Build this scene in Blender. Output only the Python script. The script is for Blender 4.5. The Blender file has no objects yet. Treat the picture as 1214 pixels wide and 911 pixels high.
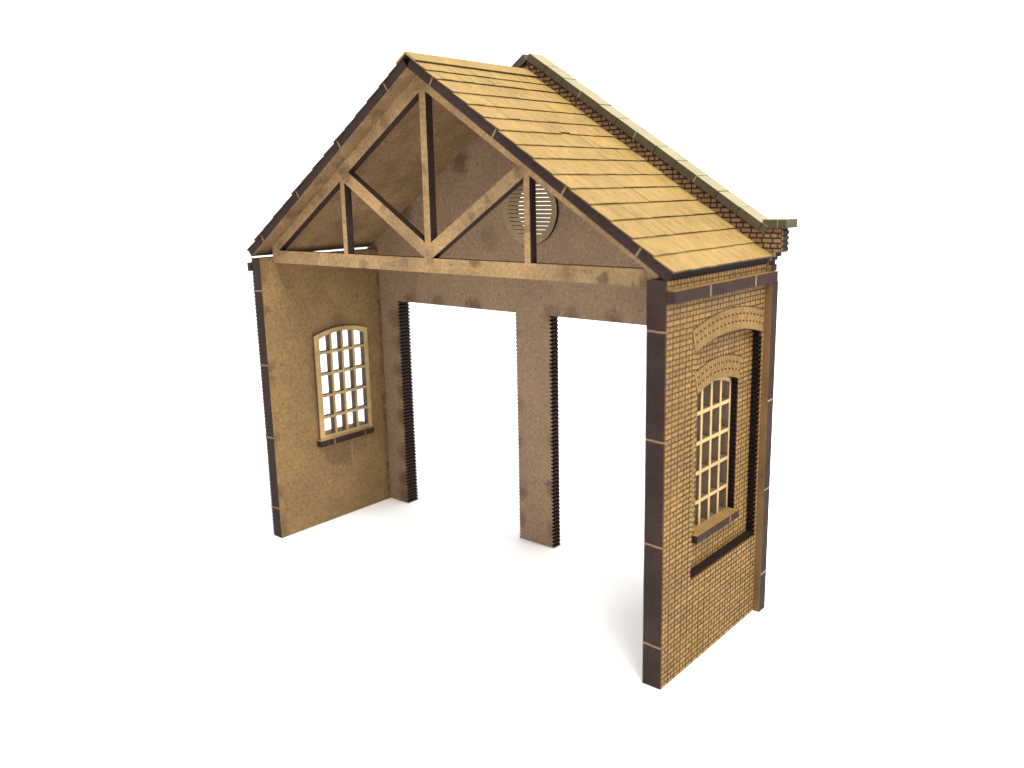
import bpy, bmesh, math, random
from mathutils import Vector, Matrix
from mathutils.geometry import tessellate_polygon

random.seed(7)
S = 0.001                      # everything below is written in millimetres
scene = bpy.context.scene
col = scene.collection

# ------------------------------------------------------------------ materials
def mdf(name, base, dark=0.62, grain=1.0, mottle=0.25, rough=0.7, scorch=(), scorch_col=(0.034, 0.013, 0.006),
        island=0.0, stain=0.35, bump=0.15, streak=None, spec=0.25):
    """Raw fibreboard: fine fibre grain, dark flecks, soft mottling and scorch marks left by the laser."""
    m = bpy.data.materials.new(name); m.use_nodes = True
    nt = m.node_tree; N = nt.nodes; L = nt.links
    b = N['Principled BSDF']; b.inputs['Roughness'].default_value = rough
    b.inputs['Specular IOR Level'].default_value = spec
    tc = N.new('ShaderNodeTexCoord')
    mp = N.new('ShaderNodeMapping'); mp.inputs['Scale'].default_value = (1/S,)*3
    L.new(tc.outputs['Object'], mp.inputs['Vector'])
    P = mp.outputs['Vector']
    def noise(scale, detail=3, rough=0.6, vec=None):
        n = N.new('ShaderNodeTexNoise'); n.inputs['Scale'].default_value = scale
        n.inputs['Detail'].default_value = detail; n.inputs['Roughness'].default_value = rough
        L.new(vec or P, n.inputs['Vector']); return n.outputs['Fac']
    def rng(v, a, b_, c, d):
        r = N.new('ShaderNodeMapRange'); r.inputs[1].default_value = a; r.inputs[2].default_value = b_
        r.inputs[3].default_value = c; r.inputs[4].default_value = d
        L.new(v, r.inputs[0]); return r.outputs[0]
    def mul(a, b_):
        q = N.new('ShaderNodeMath'); q.operation = 'MULTIPLY'
        for i, v in enumerate((a, b_)):
            if isinstance(v, (int, float)): q.inputs[i].default_value = v
            else: L.new(v, q.inputs[i])
        return q.outputs[0]
    fine = noise(1.25, 5, 0.78)
    val = rng(fine, 0.3, 0.7, 1 - 0.30*grain, 1 + 0.30*grain)
    val = mul(val, rng(noise(0.11, 3, 0.6), 0.3, 0.7, 1 - mottle, 1 + mottle))
    fleck = rng(noise(0.9, 2, 0.5), 0.66, 0.74, 1.0, dark)
    val = mul(val, fleck)
    if streak:
        ms = N.new('ShaderNodeMapping'); ms.inputs['Scale'].default_value = streak
        L.new(P, ms.inputs['Vector'])
        val = mul(val, rng(noise(1.0, 4, 0.6, ms.outputs['Vector']), 0.3, 0.7, 0.86, 1.14))
    if island:
        g = N.new('ShaderNodeNewGeometry')
        val = mul(val, rng(g.outputs['Random Per Island'], 0, 1, 1 - island, 1 + island))
    cm = N.new('ShaderNodeMix'); cm.data_type = 'RGBA'; cm.blend_type = 'MULTIPLY'
    cm.inputs[0].default_value = 1.0
    cm.inputs[6].default_value = (*base, 1)
    cb = N.new('ShaderNodeCombineColor')
    for i in range(3): L.new(val, cb.inputs[i])
    L.new(cb.outputs[0], cm.inputs[7])
    out = cm.outputs[2]
    # brownish tint that wanders over the sheet
    if stain:
        st = N.new('ShaderNodeMix'); st.data_type = 'RGBA'
        L.new(rng(noise(0.07, 4, 0.7), 0.52, 0.72, 0.0, stain), st.inputs[0])
        L.new(out, st.inputs[6]); st.inputs[7].default_value = (base[0]*0.62, base[1]*0.5, base[2]*0.5, 1)
        out = st.outputs[2]
    if scorch:
        wob = N.new('ShaderNodeTexNoise'); wob.inputs['Scale'].default_value = 0.45; wob.inputs['Detail'].default_value = 5
        L.new(P, wob.inputs['Vector'])
        sc_ = N.new('ShaderNodeVectorMath'); sc_.operation = 'MULTIPLY_ADD'
        L.new(wob.outputs['Color'], sc_.inputs[0]); sc_.inputs[1].default_value = (5, 5, 5); L.new(P, sc_.inputs[2])
        acc = None
        for (x, y, z, r, s) in scorch:
            d = N.new('ShaderNodeVectorMath'); d.operation = 'DISTANCE'
            L.new(sc_.outputs[0], d.inputs[0]); d.inputs[1].default_value = (x + 2.5, y + 2.5, z + 2.5)
            f = N.new('ShaderNodeMapRange'); f.interpolation_type = 'SMOOTHSTEP'
            f.inputs[1].default_value = .22*r; f.inputs[2].default_value = r
            f.inputs[3].default_value = .78*s; f.inputs[4].default_value = 0
            L.new(d.outputs['Value'], f.inputs[0])
            if acc is None: acc = f.outputs[0]
            else:
                a = N.new('ShaderNodeMath'); a.operation = 'MAXIMUM'
                L.new(acc, a.inputs[0]); L.new(f.outputs[0], a.inputs[1]); acc = a.outputs[0]
        sx = N.new('ShaderNodeMix'); sx.data_type = 'RGBA'
        L.new(acc, sx.inputs[0]); L.new(out, sx.inputs[6]); sx.inputs[7].default_value = (*scorch_col, 1)
        out = sx.outputs[2]
    L.new(out, b.inputs['Base Color'])
    if bump:
        bp = N.new('ShaderNodeBump'); bp.inputs['Strength'].default_value = bump
        bp.inputs['Distance'].default_value = 0.1*S
        L.new(fine, bp.inputs['Height']); L.new(bp.outputs['Normal'], b.inputs['Normal'])
    return m

BX = 39.26    # front face of the back wall
back_scorch = [(-23.4, BX, 99.1, 4.5, .8), (-44.9, BX, 86.3, 4, .8), (-13.9, BX, 79.1, 4, .4), (-34, BX, 92.6, 3, .35)]
for z in (57, 49, 41, 33, 25, 17, 9, 2):
    back_scorch.append((-49.6 + random.uniform(-.8, .4), BX, z + random.uniform(-2, 2), random.uniform(3.5, 5.5), random.uniform(.6, .95)))
for z in (56, 38, 27, 14, 7):
    back_scorch.append((-5.9, BX, z + random.uniform(-2, 2), random.uniform(2.5, 4.5), random.uniform(.4, .8)))
for z in (59.5, 46, 28, 18, 4):
    back_scorch.append((5.9, BX, z + random.uniform(-2, 2), random.uniform(2.5, 4), random.uniform(.4, .8)))
for x in (-44, -33, -20, 12, 24, 36):
    back_scorch.append((x, BX, 61.2, random.uniform(3, 4.5), random.uniform(.4, .75)))
truss_scorch = [(-21.8, 4, 75.2, 2.6, .6), (-7.5, 4, 77, 2, .45), (13.5, 4, 77.2, 2.2, .8), (37.2, 4, 76.2, 3, .5), (45.3, 4, 75, 2.2, .85),
                (54.5, 4, 74.5, 3.2, .75), (0, 4, 77, 2.6, .5), (-39, 4, 77, 2.4, .45), (-25.5, 4, 95.6, 3, .7), (25.2, 4, 95.4, 2.4, .8),
                (-14, 4, 88.2, 1.8, .6), (13, 4, 86.5, 2, .55), (-.4, 4, 96, 1.6, .5), (-53, 4, 78, 3, .5), (-12, 4, 106, 2.4, .7),
                (-35, 4, 91.4, 2.6, .6), (18, 4, 89.6, 1.8, .5), (27.5, 4, 84, 2, .4), (-27.5, 4, 85, 1.6, .45), (0, 4, 113, 3, .45)]
left_scorch_and_patch = [(-57, 0, z, r, s) for z, r, s in ((70, 3.4, .6), (62, 2.6, .5), (47, 3, .65), (44, 2.5, .4), (28, 2.6, .6), (13, 3, .6), (3, 4, .55), (74, 4, .5))]
left_scorch_and_patch += [(-57, 39.4, z + random.uniform(-.6, .6), random.uniform(1.2, 2.0), random.uniform(.55, .9)) for z in range(1, 76, 2)] + [(-57, 24, 57, 3, .35), (-57, 14, 40, 2, .4), (-57, 19, 19, 4.5, .4), (-57, 23, 18, 5, .5), (-57, 28, 19, 4, .3)]  # the last points darken a soft patch of the wall below the window
left_scorch_and_patch += [(-57, y, -.5, random.uniform(.9, 1.5), .7) for y in range(1, 39, 2)]
MDF_BACK = mdf('mdf_back_wall', (0.192, 0.124, 0.074), scorch=back_scorch, stain=.2, mottle=.1, grain=1.25)
MDF_SIDE = mdf('mdf_side_wall', (0.165, 0.100, 0.039), scorch=left_scorch_and_patch, stain=.2, mottle=.12, grain=1.35)
MDF_TRUSS = mdf('mdf_truss', (0.215, 0.134, 0.058), scorch=truss_scorch, stain=.3, grain=1.4)
MDF_ROOF = mdf('mdf_roof_panel', (0.165, 0.10, 0.046), stain=.4, grain=1.4,
               scorch=[(-12, 2, 107.5, 3, .6), (-26, 3, 98, 3, .6), (-44, 2, 86.5, 3.5, .7), (-33, 2, 93.5, 2.5, .5)])
MDF_FRAME = mdf('mdf_window_frame', (0.33, 0.225, 0.095), stain=.15, grain=.6)
MDF_VENT = mdf('mdf_vent', (0.21, 0.145, 0.078), stain=.1, grain=.5)
MDF_STRIP = mdf('mdf_corner', (0.125, 0.070, 0.025), stain=.5, grain=.8)
BRICK = mdf('engraved_brick', (0.165, 0.094, 0.027), island=.14, mottle=.15, stain=.15, grain=.45, bump=.1)
BRICK_P = mdf('engraved_brick_parapet', (0.18, 0.104, 0.046), island=.14, mottle=.12, stain=.15, grain=.45, bump=.1)
MORTAR = mdf('engraved_mortar', (0.072, 0.035, 0.011), stain=0, grain=.5, bump=0)
MORTAR_P = mdf('engraved_mortar_parapet', (0.022, 0.009, 0.006), stain=0, grain=.5, bump=0)
TILE = mdf('card_tile', (0.200, 0.131, 0.038), island=.05, mottle=.10, stain=.18, grain=.28, bump=.08, streak=(.25, .5, .25), dark=.85)
TILE_EDGE = mdf('tile_burnt_edge', (0.04, 0.021, 0.009), stain=0, grain=.6, bump=0)
CHAR = mdf('charred_edge', (0.026, 0.0165, 0.0140), stain=0, grain=.5, mottle=.2, rough=.75, bump=.2, spec=.06)
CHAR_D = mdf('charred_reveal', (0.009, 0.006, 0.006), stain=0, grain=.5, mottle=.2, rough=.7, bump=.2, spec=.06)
NOTCH = mdf('dark_notch', (0.004, 0.003, 0.003), stain=0, bump=0, rough=.8, spec=.04)  # near-black tone for the cut faces between the jamb teeth
EDGE_B = mdf('browned_edge', (0.078, 0.051, 0.031), stain=0, grain=.5, bump=.1)
TAB = mdf('uncut_tab', (0.17, 0.11, 0.055), stain=0, grain=.4, bump=0)
COP_F = mdf('coping_edge', (0.046, 0.037, 0.019), stain=0, grain=.5, mottle=.2, bump=.15)
COP_T = mdf('coping_top', (0.205, 0.180, 0.104), stain=.1, grain=.25, mottle=.1, bump=.08)

# ------------------------------------------------------------------ mesh helpers
class MB:
    def __init__(s): s.bm = bmesh.new(); s.mats = []
    def mi(s, m):
        if m not in s.mats: s.mats.append(m)
        return s.mats.index(m)
    def face(s, vs, m):
        try: f = s.bm.faces.new(vs)
        except ValueError: return
        f.material_index = s.mi(m)
    def hexa(s, p, mats):
        """p: 8 points, bottom 4 then top 4; mats: (bottom, top, side01, side12, side23, side30)"""
        v = [s.bm.verts.new(Vector(q)*S) for q in p]
        for idx, m in zip(((3,2,1,0),(4,5,6,7),(0,1,5,4),(1,2,6,5),(2,3,7,6),(3,0,4,7)), mats):
            s.face([v[i] for i in idx], m)
    def box(s, x0, x1, y0, y1, z0, z1, m, **kw):
        g = lambda k: kw.get(k, m)
        s.hexa([(x0,y0,z0),(x1,y0,z0),(x1,y1,z0),(x0,y1,z0),(x0,y0,z1),(x1,y0,z1),(x1,y1,z1),(x0,y1,z1)],
               (g('zn'), g('zp'), g('yn'), g('xp'), g('yp'), g('xn')))
    def prism(s, loops, axis, a0, a1, m0, m1, ms, msf=None):
        """loops of (u,v); axis 'x' -> (a,u,v), axis 'y' -> (u,a,v). first loop outer, others holes"""
        fn = (lambda u, v, a: (a, u, v)) if axis == 'x' else (lambda u, v, a: (u, a, v))
        tris = tessellate_polygon([[Vector((u, v, 0)) for u, v in lp] for lp in loops])
        flat = [p for lp in loops for p in lp]
        A = [s.bm.verts.new(Vector(fn(u, v, a0))*S) for u, v in flat]
        B = [s.bm.verts.new(Vector(fn(u, v, a1))*S) for u, v in flat]
        for t in tris:
            s.face([A[i] for i in t], m0); s.face([B[i] for i in t], m1)
        o = 0
        for lp in loops:
            n = len(lp)
            for i in range(n):
                j = (i+1) % n
                mm = msf(lp[i], lp[j]) if msf else ms
                s.face([A[o+i], A[o+j], B[o+j], B[o+i]], mm)
            o += n
    def build(s, name, parent=None, bevel=0):
        bmesh.ops.recalc_face_normals(s.bm, faces=s.bm.faces)
        me = bpy.data.meshes.new(name); s.bm.to_mesh(me); s.bm.free()
        for m in s.mats: me.materials.append(m)
        o = bpy.data.objects.new(name, me); col.objects.link(o)
        if parent: o.parent = parent
        if bevel:
            bv = o.modifiers.new('bevel', 'BEVEL'); bv.width = bevel*S; bv.segments = 2
            bv.limit_method = 'ANGLE'; bv.angle_limit = math.radians(40)
        return o
def empty(name, parent=None):
    o = bpy.data.objects.new(name, None); col.objects.link(o); o.empty_display_size = .01
    if parent: o.parent = parent
    return o

def arch_loop(c, half, z0, zs, zc, teeth=0.0, n=24):
    """opening with a segmental head; optional brick teeth on the two jambs"""
    R = half*half/(2*(zc-zs)) + (zc-zs)/2; ctr = zc - R
    pts = []
    def jamb(sign, up):
        zz = []
        k = math.ceil(z0)
        seq = [(z0, 0)]
        if teeth:
            while k + 1 <= zs:
                seq += [(k, 0), (k, teeth), (k+.42, teeth), (k+.42, 0)]
                k += 1
        seq.append((zs, 0))
        out = []
        for z, t in seq:
            p = (c + sign*(half+t), z)
            if not out or out[-1] != p: out.append(p)
        return out if up else out[::-1]
    pts += jamb(1, True)
    for i in range(1, n):
        y = half*math.cos(math.pi*i/n)
        pts.append((c + y, ctr + math.sqrt(R*R - y*y)))
    pts += jamb(-1, False)
    return pts, R, ctr

# ------------------------------------------------------------------ the building
root = empty('model_building')
root['label'] = 'unpainted brown laser-cut fibreboard model building with engraved bricks, tiled roof and an open timber-truss front'
root['category'] = 'model building'

WT = 76.0       # wall height
WD = 39.1       # wall depth
BIG = dict(c=24.3, half=14.0, z0=18.5, zs=62.1, zc=64.2)
SML = dict(c=23.75, half=8.5, z0=24.6, zs=53.2, zc=54.7)

def ring_half(z, half, zs, ctr, Rin, Rext):
    """half width kept free of plain bricks: opening below the spring, the arch ring above it"""
    if z < zs - .3: return half
    zi = math.sqrt(max(Rext**2 - (half + (Rext-Rin)*.34)**2, 0)) + ctr    # outer end of the skewback
    if z < zi: return half + (z - zs)/(zi - zs)*(Rext-Rin)*.34
    q = Rext**2 - (z-ctr)**2
    return math.sqrt(q) if q > 0 else -1

def lay_bricks(mb, ax, xa, xb, u0, u1, z0, z1, forbid, mat, side, even=2.3, odd=1.15, gap=.30, mg=.14):
    """courses of raised bricks on the plane `ax`; forbid(z) -> list of free intervals"""
    k = int(math.floor(z0)); rnd = random.Random(int(u0*10)+int(z0)+int(xa))
    while k < z1:
        za, zb = max(k+mg, z0), min(k+1-mg, z1)
        if zb - za > .15:
            w = even if k % 2 == 0 else odd
            off = 0 if k % 2 == 0 else -w*.5 - .58
            for a, b in forbid(zb):
                a = max(a, u0); b = min(b, u1)
                j = math.floor((a-off)/w)
                while off + j*w < b:
                    p, q = max(off+j*w+gap/2, a), min(off+(j+1)*w-gap/2, b)
                    if q - p > .12:
                        d = rnd.uniform(-.02, .02)
                        if ax == 'x': mb.box(xa, xb+d*(1 if xb > xa else -1), p, q, za, zb, side, **{('xp' if xb > xa else 'xn'): mat})
                        else: mb.box(p, q, xb, xa, za, zb, side, yn=mat)
                    j += 1
        k += 1

def voussoirs(mb, xa, xb, sg, c, half, R, ctr, thick, ymax, mat, side):
    rings = 3; dr = thick/rings
    a_half = math.asin(min(1, (half)/R))
    n = int(2*a_half*(R+thick/2)/.78)
    xv = xb + sg*.04
    for i in range(n):
        t0 = -a_half + 2*a_half*i/n; t1 = -a_half + 2*a_half*(i+1)/n
        g = .075/(R)
        for r in range(rings):
            ga = .34 if i % 2 else .0
            r0 = R + r*dr + (ga if r else .02); r1 = R + (r+1)*dr - (.005 if r < 2 else .05)
            pts = []
            for rr, tt in ((r0, t0+g), (r0, t1-g), (r1, t1-g), (r1, t0+g)):
                pts.append((c + rr*math.sin(tt), ctr + rr*math.cos(tt)))
            if max(p[0] for p in pts) > ymax: continue
            p8 = [(xa, y, z) for y, z in pts] + [(xv, y, z) for y, z in pts]
            mb.hexa(p8, (side, mat, side, side, side, side))

def extrados_line(mb, xa, xb, c, half, R, ctr, thick, ymax):
    a = math.asin(min(1, half/R))
    for i in range(60):
        t0, t1 = -a + 2*a*i/60, -a + 2*a*(i+1)/60
        pts = [(c + rr*math.sin(t), ctr + rr*math.cos(t)) for rr, t in ((R+thick, t0), (R+thick, t1), (R+thick+.16, t1), (R+thick+.16, t0))]
        if max(p[0] for p in pts) > ymax: continue
        mb.hexa([(xa, y, z) for y, z in pts] + [(xb, y, z) for y, z in pts], (MORTAR_P,)*6)

def side_wall(sg, sill_in, sill_out, inner_mat, tabs, WT, xin, xout):
    X = lambda v: sg*v
    # inner sheet, brickwork of the recessed panel on its outer side
    mb = MB()
    lp, Rs, cs = arch_loop(**SML, teeth=.18)
    outline = [(0, 0), (WD, 0), (WD, WT), (0, WT)]
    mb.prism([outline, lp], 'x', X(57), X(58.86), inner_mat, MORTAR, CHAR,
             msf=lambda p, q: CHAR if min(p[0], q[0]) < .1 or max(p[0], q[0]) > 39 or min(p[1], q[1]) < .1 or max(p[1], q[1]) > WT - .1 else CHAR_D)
    lpb, Rb, cb = arch_loop(**BIG, teeth=.22)
    ext = 4.35
    def free_small(z):
        h = ring_half(z, SML['half'], SML['zs'], cs, Rs, Rs+ext) if z > SML['z0'] else -1
        lo, hi = BIG['c']-BIG['half']-.6, BIG['c']+BIG['half']+.6
        if h <= 0: return [(lo, hi)]
        return [(lo, SML['c']-h), (SML['c']+h, hi)]
    lay_bricks(mb, 'x', X(58.84), X(59.0), 9.6, 38.9, 18, 64.6, free_small, BRICK, MORTAR)
    voussoirs(mb, X(58.84), X(59.0), sg, SML['c'], SML['half'], Rs, cs, ext, 60, BRICK, MORTAR)
    extrados_line(mb, X(58.84), X(59.05), SML['c'], SML['half'], Rs, cs, ext, 60)
    for z in tabs: mb.box(X(57.05), X(58.84), -.03, .05, z-.12, z+.18, TAB)
    if sg < 0:      # a thin raised pale strip under the window
        mb.box(-57.0, -56.92, 25.4, 25.8, 12.9, 21.6, TAB)
    w = mb.build('side_wall', root)
    # outer brick sheet with the big arched opening
    mb = MB()
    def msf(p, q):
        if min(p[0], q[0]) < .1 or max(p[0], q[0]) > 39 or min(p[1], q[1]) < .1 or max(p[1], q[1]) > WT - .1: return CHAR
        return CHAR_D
    mb.prism([outline, lpb], 'x', X(58.875), X(60.84 if sg > 0 else 60.45), MORTAR, MORTAR, CHAR, msf=msf)
    def free_big(z):
        if z < BIG['z0']: return [(0, WD)]
        h = ring_half(z, BIG['half'], BIG['zs'], cb, Rb, Rb+ext)
        if h <= 0: return [(0, WD)]
        return [(0, BIG['c']-h), (BIG['c']+h, WD)]
    lay_bricks(mb, 'x', X(60.44), X(61.0), 0, WD, 0, 72.1, free_big, BRICK, MORTAR, mg=.14 if sg > 0 else .2)
    lay_bricks(mb, 'x', X(60.44), X(61.0), 0, WD, 74.35, WT, lambda z: [(0, WD)], BRICK, MORTAR)
    voussoirs(mb, X(60.82), X(61.0), sg, BIG['c'], BIG['half'], Rb, cb, ext, 39.1, BRICK, MORTAR)
    extrados_line(mb, X(60.82), X(61.05), BIG['c'], BIG['half'], Rb, cb, ext, 39.1)
    for z in tabs: mb.box(X(58.9), X(60.95), -.03, .05, z-.2, z+.1, TAB)
    mb.build('brick_facing', w)
    # window frame with glazing bars
    mb = MB()
    fo, _, _ = arch_loop(23.6, 9.3, sill_in, 53.5, 55.1)
    fi, Rf, cf = arch_loop(23.75, 7.75, max(sill_in, SML['z0'])+.8, 52.4, 53.9)
    mb.prism([fo, fi], 'x', X(xin), X(56.98), MDF_FRAME, MDF_FRAME, EDGE_B)
    for y in (19.85, 23.75, 27.65):
        zt = cf + math.sqrt(Rf**2 - (y-23.75)**2) + .1
        mb.box(*sorted((X(xin), X(xout))), y-.39, y+.39, max(sill_in, SML['z0'])+.75, zt, EDGE_B, xp=MDF_FRAME, xn=MDF_FRAME)
    for z in (30.4, 36.45, 42.5, 48.55):
        mb.box(*sorted((X(xin+.03), X(xout-.03))), 16.0-.1, 31.5+.1, z-.37, z+.37, EDGE_B, xp=MDF_FRAME, xn=MDF_FRAME)
    for ya, yb in ((15.35, 15.98), (31.52, 32.15)):
        mb.box(*sorted((X(57.0), X(57.5))), ya, yb, 25.2, 52.6, EDGE_B, xp=MDF_FRAME, xn=MDF_FRAME)
    mb.box(*sorted((X(57.0), X(57.5))), 15.35, 32.15, SML['z0']+.05, SML['z0']+.8, EDGE_B, xp=MDF_FRAME, xn=MDF_FRAME)
    lip = [(fyy, zz) for fyy, zz in fi if zz > 52.3]
    lip = sorted(lip); up = []
    for fyy, zz in lip:
        d = Rs**2 - (fyy-23.75)**2; up.append((23.75 + (fyy-23.75)*8.35/7.75, zz + .68))
    mb.prism([lip + up[::-1]], 'x', X(57.0), X(57.5), MDF_FRAME, MDF_FRAME, EDGE_B)
    mb.build('window_frame', w)
    # sills
    mb = MB()
    a, b = sorted((X(55.0), X(56.98)))
    mb.box(a, b, 13.6, 32.6, sill_in-1.7, sill_in, CHAR, zp=MDF_FRAME, zn=MDF_SIDE)
    for y in (18.2, 29.2):
        a, b = sorted((X(54.97), X(55.05))); mb.box(a, b, y-.14, y+.14, sill_in-1.65, sill_in-.02, TAB)
    mb.build('window_sill', w)
    mb = MB()
    a, b = sorted((X(59.02), X(60.2)))
    mb.box(a, b, 14.2, 32.2, sill_out-1.55, sill_out, CHAR, zp=BRICK, zn=MDF_SIDE)
    a, b = sorted((X(57.55), X(59.02)))
    mb.box(a, b, 15.4, 32.1, SML['z0']-.3, sill_out-.02, BRICK)
    a, b = sorted((X(60.15), X(60.23))); mb.box(a, b, 28.0, 28.3, sill_out-1.5, sill_out-.03, TAB)
    mb.build('window_sill', w)
    # string course
    mb = MB()
    a, b = sorted((X(61.02), X(62.6)))
    mb.box(a, b, -.05, 41.2, 72.15, 74.3, CHAR, zp=BRICK, zn=MDF_SIDE)
    for y in (12.5, 31.0):
        a, b = sorted((X(62.5), X(62.63))); mb.box(a, b, y-.2, y+.2, 72.2, 74.25, TAB)
    mb.build('string_course', w)
    return w

TABS = (8.4, 28.1, 47.7, 67.2)
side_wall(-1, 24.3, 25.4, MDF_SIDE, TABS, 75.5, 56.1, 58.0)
side_wall(1, 24.3, 25.4, MDF_SIDE, TABS, WT, 55.0, 57.55)

# ---- back wall
BY0, BY1 = BX, 42.1
mb = MB()
def tooth_jamb(x, sgn, z0, z1, t, up):
    out = []; k = int(z0)
    while k < z1:
        top = min(k+1, z1)
        out += [(x, k), (x, min(k+.55, top))]
        if k + .55 < top: out += [(x - sgn*t, k+.55), (x - sgn*t, top)]
        k += 1
    return out if up else out[::-1]
HD = 60.87
ol = [(-62.35, 0)]
ol += tooth_jamb(-49.1, 1, 0, HD, .55, True)
ol += tooth_jamb(-5.74, -1, 0, HD, .25, False)
ol += tooth_jamb(5.75, 1, 0, HD, .55, True)
ol += tooth_jamb(48.8, -1, 0, HD, .35, False)
ol += [(62.35, 0), (62.35, 72.1), (61.0, 72.1), (61.0, 74.35), (61.9, 74.35), (61.9, 75.6), (61.4, 75.6), (61.4, 76.5), (62.0, 76.5), (62.0, 77.3), (62.8, 77.3), (62.8, 78.2), (63.95, 78.2)]
for i in range(4): ol += [(63.95, 78.2+i*1.1+.1), (64.2, 78.2+i*1.1+.25), (64.2, 78.2+i*1.1+.9), (63.95, 78.2+i*1.1+1.0)]
ol += [(63.95, 82.95), (58.6, 82.95), (0, 121.1)]
h = [(-x, z) for x, z in ol if z > 70.0]
right_top = [p for p in ol if p[1] > 70.0 and p[0] > 0]
ol += [(-x, z) for x, z in right_top[::-1]]
# drop duplicate neighbours
cl = []
for p in ol:
    if not cl or (abs(cl[-1][0]-p[0]) + abs(cl[-1][1]-p[1])) > 1e-6: cl.append(p)
ol = cl
hole = [(7.1*math.cos(2*math.pi*i/48), 86.55 + 7.1*math.sin(2*math.pi*i/48)) for i in range(48)]
mb.prism([ol, hole], 'y', BY0, BY1, MDF_BACK, MORTAR, CHAR, msf=lambda p, q: CHAR if (p[1] > 61 or abs(p[0]) > 56) else (CHAR if p[0] == q[0] and abs(p[0]) in (49.1, 48.8, 5.74, 5.75) else NOTCH))
bw = mb.build('back_wall', root)
mb = MB()          # outer brick sheet of the back wall, with wider openings beside the pier
o2 = [(-61.0, 0)] + tooth_jamb(-49.1, 1, 0, HD, .55, True) + [(-4.6, HD+.3), (-4.6, 0), (4.6, 0), (4.6, HD+.3)] + tooth_jamb(48.8, -1, 0, HD, .35, False)
o2 += [(61.0, 0), (61.0, 80.8), (0, 120.5), (-61.0, 80.8)]
mb.prism([o2, [(x*1.04, 86.55+(z-86.55)*1.04) for x, z in hole]], 'y', BY1+.02, 43.35, MDF_BACK, BRICK, CHAR_D, msf=lambda p, q: CHAR if p[0] == q[0] and abs(p[0]) in (49.1, 48.8) else NOTCH)
mb.build('brick_facing', bw)
for sg in (-1, 1):     # corner ends that show beside the side walls
    mb = MB()
    a, b = sorted((sg*61.03, sg*62.33))
    mb.box(a, b, BY0-.06, BY0-.01, .02, 72.05, MDF_STRIP)
    for z in (8.8, 28, 47.5):
        a, b = sorted((sg*62.3, sg*62.38)); mb.box(a, b, BY0+.1, BY1-.1, z-.2, z+.2, TAB)
    mb.build('corner_strip', bw)
# round vent: disc with slits
mb = MB()
RV, RS, ZV = 8.45, 6.9, 86.5
slits = []
circ = [(RV*math.cos(2*math.pi*i/72), ZV + RV*math.sin(2*math.pi*i/72)) for i in range(72)]
loops = [circ]
for i in range(13):
    z = 80.82 + i*.962; d = RS*RS - (z-ZV)**2
    if d <= 0: continue
    w = math.sqrt(d)
    loops.append([(-w, z-.075), (w, z-.075), (w, z+.075), (-w, z+.075)])
mb.prism(loops, 'y', 38.45, 39.22, MDF_VENT, MDF_VENT, CHAR_D, msf=lambda p, q: CHAR)
mb.build('round_vent', bw)
# brickwork of the parapet face
mb = MB()
MS = .652
def par_free(z):
    xo = (121.05 - z)/MS if z > 82.95 else 63.85
    xo = min(xo, 63.85)
    xi = max(0, (119.4 - z)/.663 - 3.0)
    if z < 79.4: xi = 59
    if xo - xi < .2: return []
    if xi < .3: return [(-xo, xo)]
    return [(-xo, -xi), (xi, xo)]
lay_bricks(mb, 'y', BY0+.01, BY0-.16, -64, 64, 78.25, 120.9, par_free, BRICK_P, MORTAR_P, even=2.3, odd=1.5, gap=.3, mg=.16)
def par_loop(sg):
    return [(sg*x, z) for x, z in ((61.5, 78.25), (63.9, 78.25), (63.9, 82.9), (58.6, 82.9), (0, 121.05), (0, 116.5), (57.5, 78.4))]
for sg in (-1, 1): mb.prism([par_loop(sg)], 'y', BY0-.05, BY0-.01, MORTAR_P, MORTAR_P, MORTAR_P)
mb.build('parapet_brickwork', bw)
# coping stones
th = math.atan(MS); ct, st = math.cos(th), math.sin(th)
edges_x = [0, 5.0] + [5.0 + 4.93*i for i in range(1, 12)] + [61.1]
for sg in (1, -1):
    for i in range(len(edges_x)-1):
        s0, s1 = edges_x[i]/ct, edges_x[i+1]/ct
        if i: s0 += .06
        if i < len(edges_x)-2: s1 -= .06
        else: s1 -= .9
        n1 = 1.72 + random.uniform(-.06, .06); dy = random.uniform(-.1, .06)
        q = lambda s, n: (sg*(s*ct + n*st), 121.13 - s*st + n*ct)
        pts = [q(s0, 0), q(s1, 0), q(s1, n1), q(s0, n1)]
        mb = MB()
        p8 = [(x, 38.3+dy, z) for x, z in pts] + [(x, 43.5+dy, z) for x, z in pts]
        mb.hexa(p8, (COP_F, COP_F, COP_F, COP_F, COP_T, COP_F))
        if i in (3, 6, 9):
            pt = [q(s0-.25, 0.1), q(s0-.01, 0.1), q(s0-.01, n1+.05), q(s0-.25, n1-.1)]
            mb.hexa([(x, 38.27+dy, z) for x, z in pt] + [(x, 39.0, z) for x, z in pt], (COP_T,)*6)
        mb.build('coping_stone', bw, bevel=.08)
    mb = MB()
    a, b = sorted((sg*60.2, sg*63.15)); mb.box(a, b, 38.35, 43.6, 83.0, 84.7, COP_F, zp=COP_T)
    a, b = sorted((sg*63.15, sg*63.4)); mb.box(a, b, 38.4, 43.5, 83.05, 84.65, COP_T)
    a, b = sorted((sg*63.4, sg*65.2)); mb.box(a, b, 38.3, 43.6, 83.0, 84.72, COP_F, zp=COP_T)
    mb.build('kneeler_stone', bw, bevel=.08)

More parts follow.
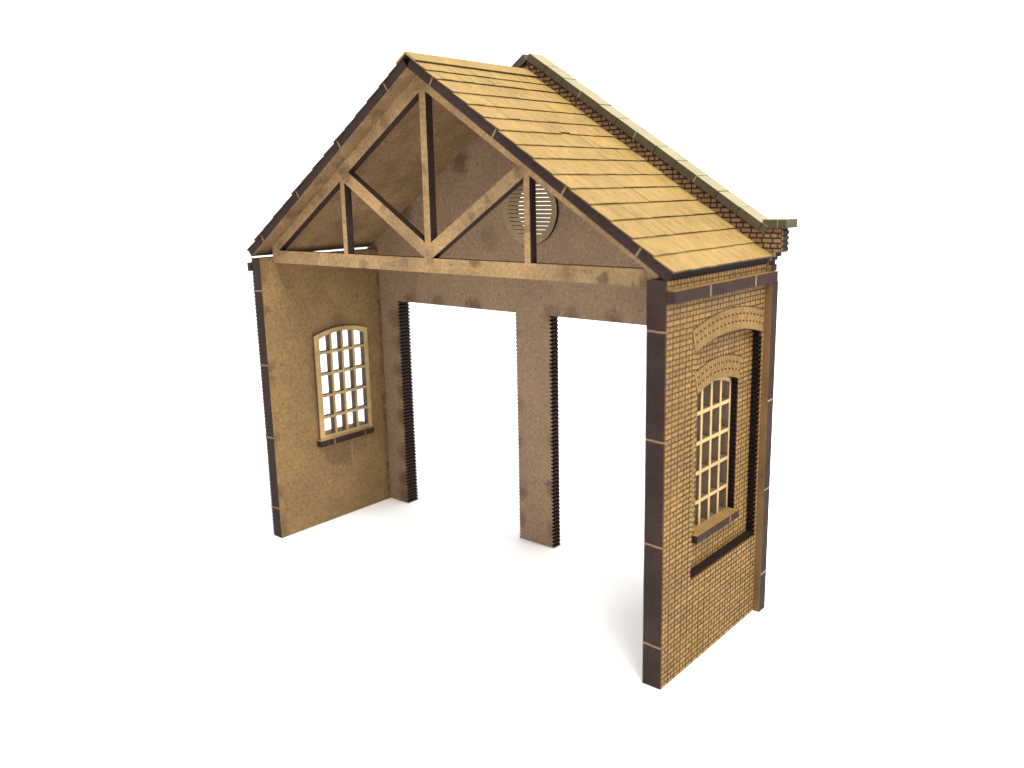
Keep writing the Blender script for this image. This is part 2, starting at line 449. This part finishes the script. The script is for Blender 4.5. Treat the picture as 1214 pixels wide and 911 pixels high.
# ---- roof
th2 = math.atan(.663); c2, s2 = math.cos(th2), math.sin(th2)
LROOF = 73.1
BND = [1.2, 5.1, 8.9, 13.8, 18.5, 23.4, 28.0, 33.1, 37.9, 43.2, 48.0, 53.1, 58.1, 63.5, 68.5, 73.25]
RY0, RY1 = .1, 39.0
for sg in (-1, 1):
    lift = .05 if sg < 0 else 0
    q = lambda s, n: (sg*(s*c2 + n*s2), 116.1 + lift - s*s2 + n*c2)
    mb = MB()
    pts = [q(0, 0), q(LROOF-(.3 if sg < 0 else 0), 0), q(LROOF, 1.95), q(0, 1.95)]
    p8 = [(x, RY0, z) for x, z in pts] + [(x, RY1, z) for x, z in pts]
    mb.hexa(p8, (CHAR, CHAR, MDF_ROOF, CHAR_D, TILE, CHAR_D))
    for s in (7.4, 27.0, 46.6, 65.6):
        pts = [q(s-.16, .03), q(s+.16, .03), q(s+.22, 1.93), q(s-.1, 1.93)]
        p8 = [(x, RY0-.03, z) for x, z in pts] + [(x, RY0+.05, z) for x, z in pts]
        mb.hexa(p8, (TAB,)*6)
    rp = mb.build('roof_panel', root)
    # card tiles in overlapping courses
    mb = MB(); rnd = random.Random(11 if sg > 0 else 5)
    long_gaps = {6: [(24.9, .10)], 10: [(19.7, .10)], 7: [(31.8, .07)], 0: [(19.0, .07)], 8: [(31.6, .05)], 11: [(9, .05)]}
    for i in range(len(BND)-1):
        s0, s1 = BND[i] - (.0 if i else 1.2), BND[i+1]
        y = RY0 - .35 + rnd.uniform(-.2, .3); off = rnd.uniform(1.5, 3.2); first = True
        jc = rnd.uniform(-.12, .12)
        ends = []
        yy = y + off
        while yy < RY1 - .8: ends.append(yy); yy += 3.15 + rnd.uniform(-.25, .25)
        if i in long_gaps and sg > 0:
            for g, wdt in long_gaps[i]:
                k = min(range(len(ends)), key=lambda j: abs(ends[j]-g)); ends[k] = g
        ends.append(RY1)
        for e in ends:
            gp = 0.0
            if i in long_gaps and sg > 0 and any(abs(e-g) < .01 for g, _ in long_gaps[i]): gp = long_gaps[i][0][1]*2
            elif rnd.random() < .22: gp = rnd.uniform(.02, .07)
            j = jc + rnd.uniform(-.07, .07)
            if sg > 0 and i == 5 and 20.5 < e < 23.5: j -= .5
            hh = .38 + rnd.uniform(-.05, .05)
            a, b = y, e - gp
            sl = s1 + j
            P4 = [q(s0, 1.97), q(sl, 1.97), q(sl + .0, 1.95 + hh), q(s0, 2.06)]
            sk = rnd.uniform(-.12, .12)
            P5 = [q(s0, 1.97), q(sl+sk*.5, 1.97), q(sl + sk*.5, 1.95 + hh), q(s0, 2.06)]
            p8 = [(x, a, z) for x, z in P4] + [(x, b, z) for x, z in P5]
            mb.hexa(p8, (TILE_EDGE, TILE_EDGE, TILE_EDGE, TILE_EDGE, TILE, TILE_EDGE))
            y = e
            if e < RY1 - 1 and rnd.random() < .42:
                tl = rnd.uniform(.5, 2.2) if rnd.random() < .75 else s1 - s0
                st_ = (s0 + 1.2 if i else s0) + .1; sk2 = rnd.uniform(-.15, .15)
                hn = lambda s_: 2.06 + (hh - .11)*(s_ - s0)/(sl - s0)
                sa, sb = st_, min(st_ + tl, sl - .1)
                if sb > sa + .2:
                    pw = [q(sa, hn(sa)-.1), q(sb, hn(sb)-.1), q(sb, hn(sb)+.012), q(sa, hn(sa)+.03)]
                    wd = rnd.uniform(.03, .07)
                    mb.hexa([(x, e-wd, z) for x, z in pw[:1]] + [(x, e+sk2-.01, z) for x, z in pw[1:3]] + [(x, e-wd, z) for x, z in pw[3:]]
                            + [(x, e+wd, z) for x, z in pw[:1]] + [(x, e+sk2+.01, z) for x, z in pw[1:3]] + [(x, e+wd, z) for x, z in pw[3:]], (TILE_EDGE,)*6)
    mb.build('roof_tiles', rp)
# ridge cap of folded card
mb = MB()
def qq(sg, s, n): return (sg*(s*c2 + n*s2), 116.1 - s*s2 + n*c2)
apx = lambda n: (0, 116.1 + n/c2)
lo, hi = 2.12, 2.55
for sg in (-1, 1):
    pts = [apx(lo), qq(sg, 1.9, lo+.05), qq(sg, 1.9, hi+.05), apx(hi)]
    p8 = [(x, RY0-.35, z) for x, z in pts] + [(x, RY1, z) for x, z in pts]
    mb.hexa(p8, (TILE, TILE_EDGE, TILE_EDGE, TILE_EDGE, TILE, TILE))
mb.build('ridge_cap', root)

# ---- truss
tr = empty('roof_truss', root)
TY0, TY1 = 4.0, 5.95
def member(name, pts):
    mb = MB(); mb.prism([pts], 'y', TY0, TY1, MDF_TRUSS, MDF_TRUSS, CHAR)
    return mb.build(name, tr)
ri = lambda x: 112.25 - .6438*x
member('tie_beam', [(-56.95, 74.23), (56.95, 74.23), (56.95, 77.36), (-56.95, 77.36)])
member('king_post', [(-.92, 77.36), (.92, 77.36), (.92, 115.43), (0, 116.03), (-.92, 115.43)])
for sg in (-1, 1):
    M = lambda pts: [(sg*x, z) for x, z in pts]
    member('rafter', M([(.92, ri(.92)), (.92, 115.43), (56.95, 78.28), (56.95, 77.36), (54.2, 77.36)]))
    member('queen_post', M([(26.83, 77.36), (28.27, 77.36), (28.27, ri(28.27)), (26.83, ri(26.83))]))
    member('strut', M([(.92, 77.36), (.92, 80.7), (25.2, ri(25.2)), (26.83, ri(26.83)), (26.83, 93.75), (1.1, 77.36)]))

# ------------------------------------------------------------------ white table and sweep behind
wm = bpy.data.materials.new('white_paper'); wm.use_nodes = True
wb = wm.node_tree.nodes['Principled BSDF']; wb.inputs['Base Color'].default_value = (.93, .94, .955, 1)
wb.inputs['Roughness'].default_value = .8; wb.inputs['Specular IOR Level'].default_value = .1
def floor():
    bm = bmesh.new(); R_ = .35; prof = [(-1.2, 0)]
    prof += [(.75 + R_*math.sin(a), R_ - R_*math.cos(a)) for a in [math.pi/2*i/16 for i in range(17)]]
    prof += [(.75 + R_, 1.6)]
    hd = Vector((-.642, .767, 0)); sd = Vector((.767, .642, 0))
    rows = []
    for d, z in prof:
        rows.append([bm.verts.new(hd*d + sd*w + Vector((0, 0, z - .00002))) for w in (-2.0, 2.0)])
    for a, b in zip(rows, rows[1:]): bm.faces.new((a[0], a[1], b[1], b[0])).smooth = True
    bmesh.ops.recalc_face_normals(bm, faces=bm.faces)
    me = bpy.data.meshes.new('backdrop'); bm.to_mesh(me); bm.free(); me.materials.append(wm)
    o = bpy.data.objects.new('backdrop', me); col.objects.link(o); o['kind'] = 'structure'
floor()

# ------------------------------------------------------------------ light
w = bpy.data.worlds.new('World'); scene.world = w; w.use_nodes = True
w.node_tree.nodes['Background'].inputs[0].default_value = (1.0, .995, .985, 1)
w.node_tree.nodes['Background'].inputs[1].default_value = 0.70
def area(name, loc, target, size, power, colr=(1, 1, 1)):
    ld = bpy.data.lights.new(name, 'AREA'); ld.shape = 'DISK'; ld.size = size; ld.energy = power; ld.color = colr
    o = bpy.data.objects.new(name, ld); col.objects.link(o); o.location = loc
    o.rotation_euler = (Vector(target) - Vector(loc)).to_track_quat('-Z', 'Y').to_euler()
area('softbox_lamp', (.36, -.06, .56), (0, .02, .06), .45, 4.3, (1, .96, .88))

# ------------------------------------------------------------------ camera
cam = bpy.data.cameras.new('camera'); co = bpy.data.objects.new('camera', cam); col.objects.link(co)
Rm = Matrix(((0.7695479201382821, -0.11640856956644466, 0.6278893561307904), (0.6383159462784678, 0.16897508433119596, -0.7509994498013228), (-0.01867488520630171, 0.9787218531364055, 0.20433987093999065)))
co.matrix_world = Matrix.Translation(Vector((134.86917, -126.94062, 91.57747))*S) @ Rm.to_4x4()
cam.sensor_width = 36; cam.lens = 1025.053/1214*36
cam.shift_x = -(617.985-607)/1214; cam.shift_y = -(455.5-438.113)/1214
cam.clip_start = .005; cam.clip_end = 50
cam.dof.use_dof = True; cam.dof.focus_distance = .198; cam.dof.aperture_fstop = 22
scene.camera = co
scene.view_settings.view_transform = 'Standard'; scene.view_settings.look = 'None'
scene.view_settings.exposure = 1.1; scene.view_settings.gamma = 1
scene.cycles.use_denoising = True
scene.cycles.max_bounces = 8; scene.cycles.diffuse_bounces = 6
